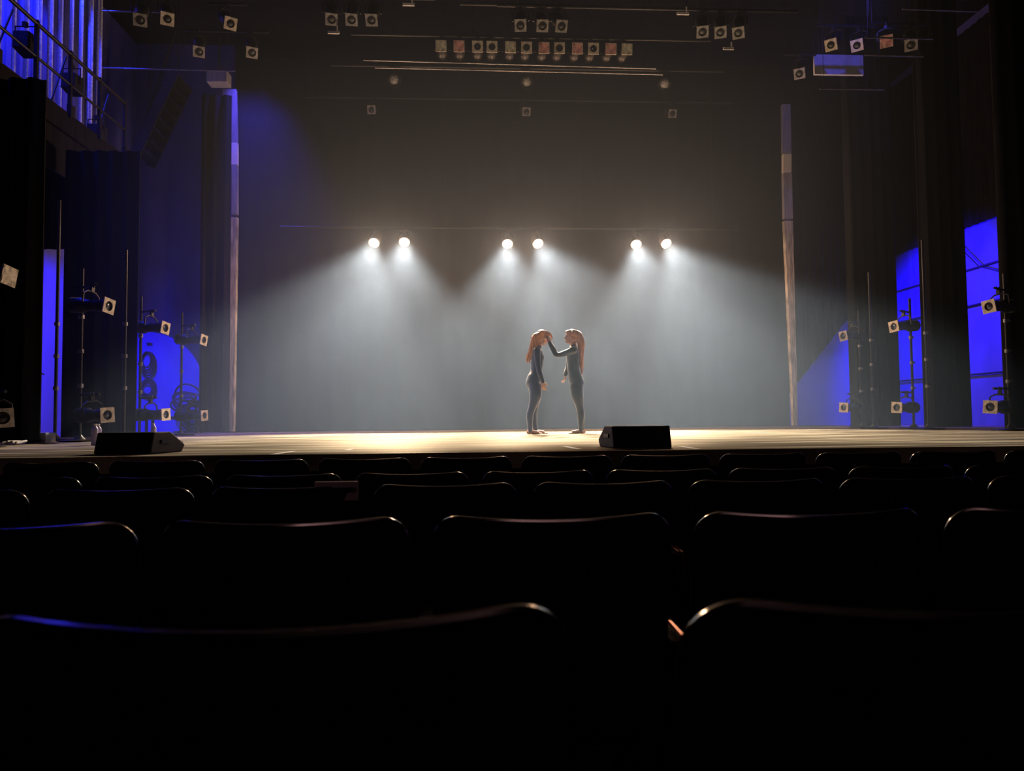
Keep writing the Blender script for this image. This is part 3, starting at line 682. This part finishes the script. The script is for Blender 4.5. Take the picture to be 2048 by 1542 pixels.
# ------------------------------------------------------------------ the two dancers
M_skin = mat('skin', (0.62, 0.34, 0.25), 0.55, noise=0.08, scale=12)
M_uniL = mat('navy_unitard', (0.012, 0.016, 0.060), 0.28, noise=0.15, scale=14, sheen=0.35)
M_uniR = mat('charcoal_unitard', (0.014, 0.018, 0.022), 0.28, noise=0.15, scale=14, sheen=0.35)
M_hairL = mat('red_hair', (0.72, 0.26, 0.07), 0.34, noise=0.5, scale=60, stretch=(1.5, 1.5, 0.10))
M_hairR = mat('auburn_hair', (0.62, 0.27, 0.17), 0.36, noise=0.5, scale=60, stretch=(1.5, 1.5, 0.10))
M_eye = mat('dark_eye', (0.02, 0.02, 0.02), 0.2, noise=0.05)
def smooth_pts(pts, rs, sub=4):
    """Catmull-Rom through joints"""
    P = [Vector(p) for p in pts]; out, ro = [], []
    for i in range(len(P)-1):
        a, b, c, d = P[max(i-1, 0)], P[i], P[i+1], P[min(i+2, len(P)-1)]
        for s in range(sub):
            t = s/sub
            out.append(0.5*((2*b)+(c-a)*t+(2*a-5*b+4*c-d)*t*t+(3*b-a-3*c+d)*t**3))
            ro.append(rs[i]+(rs[i+1]-rs[i])*(3*t*t-2*t**3))
    out.append(P[-1]); ro.append(rs[-1]); return out, ro
def ball(bm, c, r, R=None):
    q = bmesh.ops.create_icosphere(bm, subdivisions=3, radius=1)
    mt = Matrix.Translation(Vector(c)) @ (R.to_4x4() if R else Matrix()) @ Matrix.Diagonal((*(r if isinstance(r, tuple) else (r, r, r)), 1))
    bmesh.ops.transform(bm, matrix=mt, verts=q['verts'])
def limb(bm, pts, rs, inf=0.0, n=14, sub=4):
    p, r = smooth_pts(pts, [x+inf for x in rs], sub); tube(bm, p, r, n); ball(bm, p[0], r[0]*.99); ball(bm, p[-1], r[-1]*.99)
def torso(bm, secs, inf=0.0):
    """secs: (x, z, half depth along x, half width along y)"""
    n = 24; pts, _ = smooth_pts([(s[0], 0, s[1]) for s in secs], [s[2] for s in secs]); _, rx = smooth_pts([(s[0], 0, s[1]) for s in secs], [s[2] for s in secs]); _, ry = smooth_pts([(s[0], 0, s[1]) for s in secs], [s[3] for s in secs])
    rings = [[bm.verts.new((p.x+(a+inf)*math.cos(2*PI*k/n), (b+inf)*math.sin(2*PI*k/n), p.z)) for k in range(n)] for p, a, b in zip(pts, rx, ry)]
    for a, b in zip(rings, rings[1:]):
        for k in range(n): bm.faces.new((a[k], a[(k+1) % n], b[(k+1) % n], b[k]))
    bm.faces.new(rings[0][::-1]); bm.faces.new(rings[-1])
def remesh(bm, name, m, parent, vox=0.006, it=4):
    bmesh.ops.recalc_face_normals(bm, faces=bm.faces)
    me = bpy.data.meshes.new(name); bm.to_mesh(me); bm.free()
    o = bpy.data.objects.new(name, me); C.objects.link(o)
    r = o.modifiers.new('r', 'REMESH'); r.mode = 'VOXEL'; r.voxel_size = vox
    s = o.modifiers.new('s', 'SMOOTH'); s.factor = 0.5; s.iterations = it
    dg = bpy.context.evaluated_depsgraph_get(); dg.update()
    nm = bpy.data.meshes.new_from_object(o.evaluated_get(dg)); bpy.data.objects.remove(o); bpy.data.meshes.remove(me)
    nm.name = name; nm.materials.clear(); nm.materials.append(m); nm.polygons.foreach_set('use_smooth', [True]*len(nm.polygons))
    o = bpy.data.objects.new(name, nm); C.objects.link(o); o.parent = parent; return o
def hand(bm, wr, d, palm_n, curl, thumb_side, r=0.0075):
    """wr wrist, d pointing direction, palm_n palm normal (fingers curl towards it)"""
    d = Vector(d).normalized(); pn = Vector(palm_n); pn = (pn-d*pn.dot(d)).normalized(); sd = d.cross(pn)*thumb_side
    wr = Vector(wr); R = Matrix((sd, pn, d)).transposed()
    ball(bm, wr+d*0.048, (0.037, 0.014, 0.050), R)
    limb(bm, [wr-d*.02, wr+d*.02], [.022, .022], n=10)
    for k, (off, L) in enumerate(((0.026, .070), (0.009, .078), (-.008, .072), (-.025, .056))):
        b = wr+d*0.080+sd*off; pts = [b-d*.02]; ang = 0; p = b; pts.append(p)
        for s_, f in enumerate((.45, .32, .23)):
            ang += curl*(0.8+.15*k)
            dd = d*math.cos(ang)+pn*math.sin(ang); p = p+dd*L*f+sd*off*.04; pts.append(p)
        limb(bm, pts, [r+.001, r+.001, r, r-.0008, r-.0015], n=8, sub=2)
    b = wr+d*.022+sd*.026; limb(bm, [b, b+sd*.022+d*.022+pn*.008, b+sd*.030+d*.048+pn*.018, b+sd*.028+d*.066+pn*.026], [.012, .010, .009, .007], n=8, sub=2)
def head(bm, c, fwd, tilt):
    """fwd = +1/-1 facing along x; tilt radians nodding down"""
    R = Matrix.Rotation(tilt*fwd, 3, 'Y')
    def P(x, y, z): v = R @ Vector((x*fwd, y, z)); return Vector(c)+v
    ball(bm, P(-.008, 0, .022), (.094, .074, .092), R); ball(bm, P(.030, 0, -.040), (.056, .054, .068), R)
    ball(bm, P(.060, 0, -.085), (.024, .026, .020), R)                      # chin
    limb(bm, [P(.083, 0, .012), P(.100, 0, -.018), P(.104, 0, -.026)], [.008, .011, .010], n=8)   # nose
    ball(bm, P(.092, 0, -.028), (.012, .016, .008), R)
    ball(bm, P(.084, 0, -.052), (.010, .022, .007), R); ball(bm, P(.082, 0, -.064), (.010, .020, .007), R)  # lips
    ball(bm, P(.070, 0, .034), (.022, .055, .016), R)                        # brow
    for s in (-1, 1): ball(bm, P(-.010, s*.074, -.015), (.018, .008, .028), R)
    return P
U = 0.001326
def person(facing, label, xw, Yw, J, uni, hairm, skin=M_skin):
    """J in crop units: side-view joints; x to the picture's right, z up from the ground"""
    t = thing('person', label, 'person', (xw, Yw, 0))
    def S(x, y, yy=0.0): return Vector(((x-J['x0'])*U, yy, (J['g']-y)*U))
    near, far = -1, 1
    tor = [(S(*a[:2]).x, S(*a[:2]).z, a[2], a[3]) for a in J['torso']]
    def parts(bm, inf, cloth):
        torso(bm, tor, inf)
        for sgn, key in ((near, 'leg_n'), (far, 'leg_f')):
            pts = [S(x, y, sgn*yy) for x, y, yy in J[key]]
            rs = J.get('leg_r', [.096, .086, .051, .048, .033, .029])
            limb(bm, pts, rs, inf)
            if not cloth:
                an = pts[-1]; f = facing
                sk = Vector((f, 0, 0))
                h = Vector((an.x-f*.03, an.y, .028)); 
                limb(bm, [an, Vector((an.x-f*.012, an.y, .045)), h], [.031, .032, .026], n=12)
                limb(bm, [Vector((an.x-f*.028, an.y, .024)), Vector((an.x+f*.05, an.y, .034)), Vector((an.x+f*.115, an.y, .022)), Vector((an.x+f*.15, an.y, .016))], [.024, .030, .026, .015], n=12)
                limb(bm, [Vector((an.x+f*.06, an.y, .022)), Vector((an.x+f*.12, an.y, .018))], [.032, .036], n=12)
                for k in range(5):
                    yo = (-.030+.015*k)*(1 if sgn*f > 0 else -1); L_ = (.185, .187, .180, .172, .160)[k]
                    limb(bm, [Vector((an.x+f*.12, an.y+yo, .014)), Vector((an.x+f*L_, an.y+yo*1.05, .010))], [.010, .0085 if k else .011], n=8, sub=2)
        for key in ('arm_n', 'arm_f'):
            pts = [S(x, y, yy) for x, y, yy in J[key]]
            limb(bm, pts, J.get('arm_r', [.048, .040, .033, .033, .024]), inf)
            if not cloth:
                hd = J[key+'_hand']; hand(bm, pts[-1], hd[0], hd[1], hd[2], hd[3])
    bm = new(); parts(bm, -0.002, False)
    hc = S(*J['head']); limb(bm, [S(*J['neck'][0]), S(*J['neck'][1]), hc+Vector((0, 0, -.03))], [.060, .046, .046])
    P = head(bm, hc, facing, J['tilt'])
    body = remesh(bm, 'body', skin, t, 0.0055, 3)
    bm = new(); parts(bm, 0.009, True); limb(bm, [S(*J['neck'][0]), S(*J['neck'][0])+Vector((0, 0, .01))], [.066, .060]); remesh(bm, 'unitard', uni, t, 0.007, 14)
    for s in (-1, 1):
        bm = new(); ball(bm, P(.078, s*.030, .008), .010); obj('eye', bm, M_eye, t, smooth=True)
    # hair: cap and locks
    bm = new(); R = Matrix.Rotation(J['tilt']*facing, 3, 'Y')
    ball(bm, P(-.022, 0, .038), (.096, .088, .092), R); ball(bm, P(-.045, 0, -.020), (.070, .084, .085), R); ball(bm, P(.030, 0, .075), (.066, .070, .040), R)
    rnd = random.Random(3)
    for path, rs, spread, n in J['hair']:
        for k in range(n):
            o = spread*(2*k/(n-1)-1) if n > 1 else 0
            jit = rnd.uniform(-.012, .012)
            pts = [S(x+rnd.uniform(-6, 6)*(i > 0), y+(rnd.uniform(-10, 25) if i == len(path)-1 else 0), o*(1-.18*i)+jit*i*.5) for i, (x, y) in enumerate(path)]
            limb(bm, pts, [r*rnd.uniform(.8, 1.15) for r in rs], n=8, sub=5)
    remesh(bm, 'hair', hairm, t, 0.0055, 1)
    return t
PY = 11.4
def wx(cx): return at(1000+cx/5.93, 868, PY).x
JL = dict(x0=400, g=1412, torso=[(420, 905, .04, .08), (408, 868, .090, .135), (400, 800, .112, .158), (415, 730, .104, .150), (440, 650, .082, .118), (450, 560, .088, .132), (458, 500, .098, .148), (450, 430, .082, .160), (452, 395, .055, .115), (456, 372, .045, .06)],
    leg_n=[(418, 850, .076), (420, 960, .084), (378, 1105, .075), (352, 1190, .072), (352, 1320, .07), (352, 1372, .07)],
    leg_f=[(415, 850, .085), (430, 960, .088), (415, 1105, .08), (405, 1190, .085), (420, 1320, .10), (428, 1372, .10)],
    arm_n=[(440, 425, -.165), (440, 520, -.19), (448, 620, -.20), (468, 710, -.20), (500, 800, -.19)], arm_n_hand=((.15, 0, -1), (.3, 1, 0), .35, 1),
    arm_f=[(455, 425, .165), (468, 520, .19), (478, 620, .20), (500, 700, .19), (516, 770, .18)], arm_f_hand=((.1, 0, -1), (.3, -1, 0), .35, -1),
    head=(515, 268), neck=((460, 385), (480, 345)), tilt=.42,
    hair=[([(480, 225), (425, 250), (400, 330), (372, 420), (340, 490), (330, 535)], [.040, .042, .036, .030, .022, .010], .055, 5),
          ([(510, 210), (455, 260), (440, 340), (400, 430), (365, 500), (352, 560)], [.040, .040, .034, .026, .018, .008], .070, 5),
          ([(520, 200), (590, 215), (622, 250), (630, 275)], [.035, .030, .018, .007], .040, 4)])
JR = dict(x0=940, g=1412, torso=[(905, 905, .04, .08), (915, 868, .090, .135), (918, 800, .112, .158), (905, 730, .104, .150), (882, 650, .086, .120), (878, 560, .090, .132), (876, 490, .100, .146), (882, 430, .084, .160), (884, 392, .055, .115), (884, 368, .045, .06)],
    leg_n=[(908, 850, .076), (914, 960, .084), (942, 1105, .075), (955, 1190, .072), (950, 1320, .07), (950, 1372, .07)],
    leg_f=[(925, 850, .085), (935, 960, .088), (955, 1105, .08), (978, 1190, .085), (985, 1320, .09), (988, 1372, .09)],
    arm_n=[(868, 425, -.165), (770, 462, -.175), (672, 482, -.16), (630, 410, -.13), (592, 335, -.10)], arm_n_hand=((-.35, .25, 1), (-.5, .9, -.2), .30, -1),
    arm_f=[(870, 425, .165), (850, 520, .19), (832, 610, .18), (808, 670, .13), (795, 705, .10)], arm_f_hand=((-.1, 0, -1), (-.9, .2, .1), .55, 1),
    head=(858, 258), neck=((884, 385), (878, 340)), tilt=-.06,
    hair=[([(880, 200), (955, 230), (985, 330), (985, 450), (982, 580), (984, 690)], [.045, .046, .036, .030, .026, .014], .055, 5),
          ([(880, 220), (930, 260), (960, 350), (965, 470), (972, 590), (978, 670)], [.045, .044, .036, .028, .022, .010], .075, 5)])
person(1, 'person in a navy unitard facing right with head bowed and long red hair, arms hanging', wx(400), PY, JL, M_uniL, M_hairL)
person(-1, 'person in a charcoal unitard facing left, one hand raised to the other dancer\'s face', wx(940), PY, JR, M_uniR, M_hairR)

# ------------------------------------------------------------------ haze over the stage
bm = new(); box(bm, (1.0, (8.6+18.6)/2, 3.6), (12.4, 10.0, 7.1))
hz = bpy.data.materials.new('stage_haze'); hz.use_nodes = True; nt = hz.node_tree
nt.nodes.remove(nt.nodes['Principled BSDF']); v = nt.nodes.new('ShaderNodeVolumeScatter')
v.inputs['Color'].default_value = (0.54, 0.72, 1.0, 1); v.inputs['Density'].default_value = HAZE_DENSITY; v.inputs['Anisotropy'].default_value = HAZE_G
nt.links.new(v.outputs[0], nt.nodes['Material Output'].inputs['Volume'])
o = obj('stage_haze', bm, hz); tag(o, 'thin theatrical haze filling the stage and showing the lamp beams', 'haze', kind='stuff')
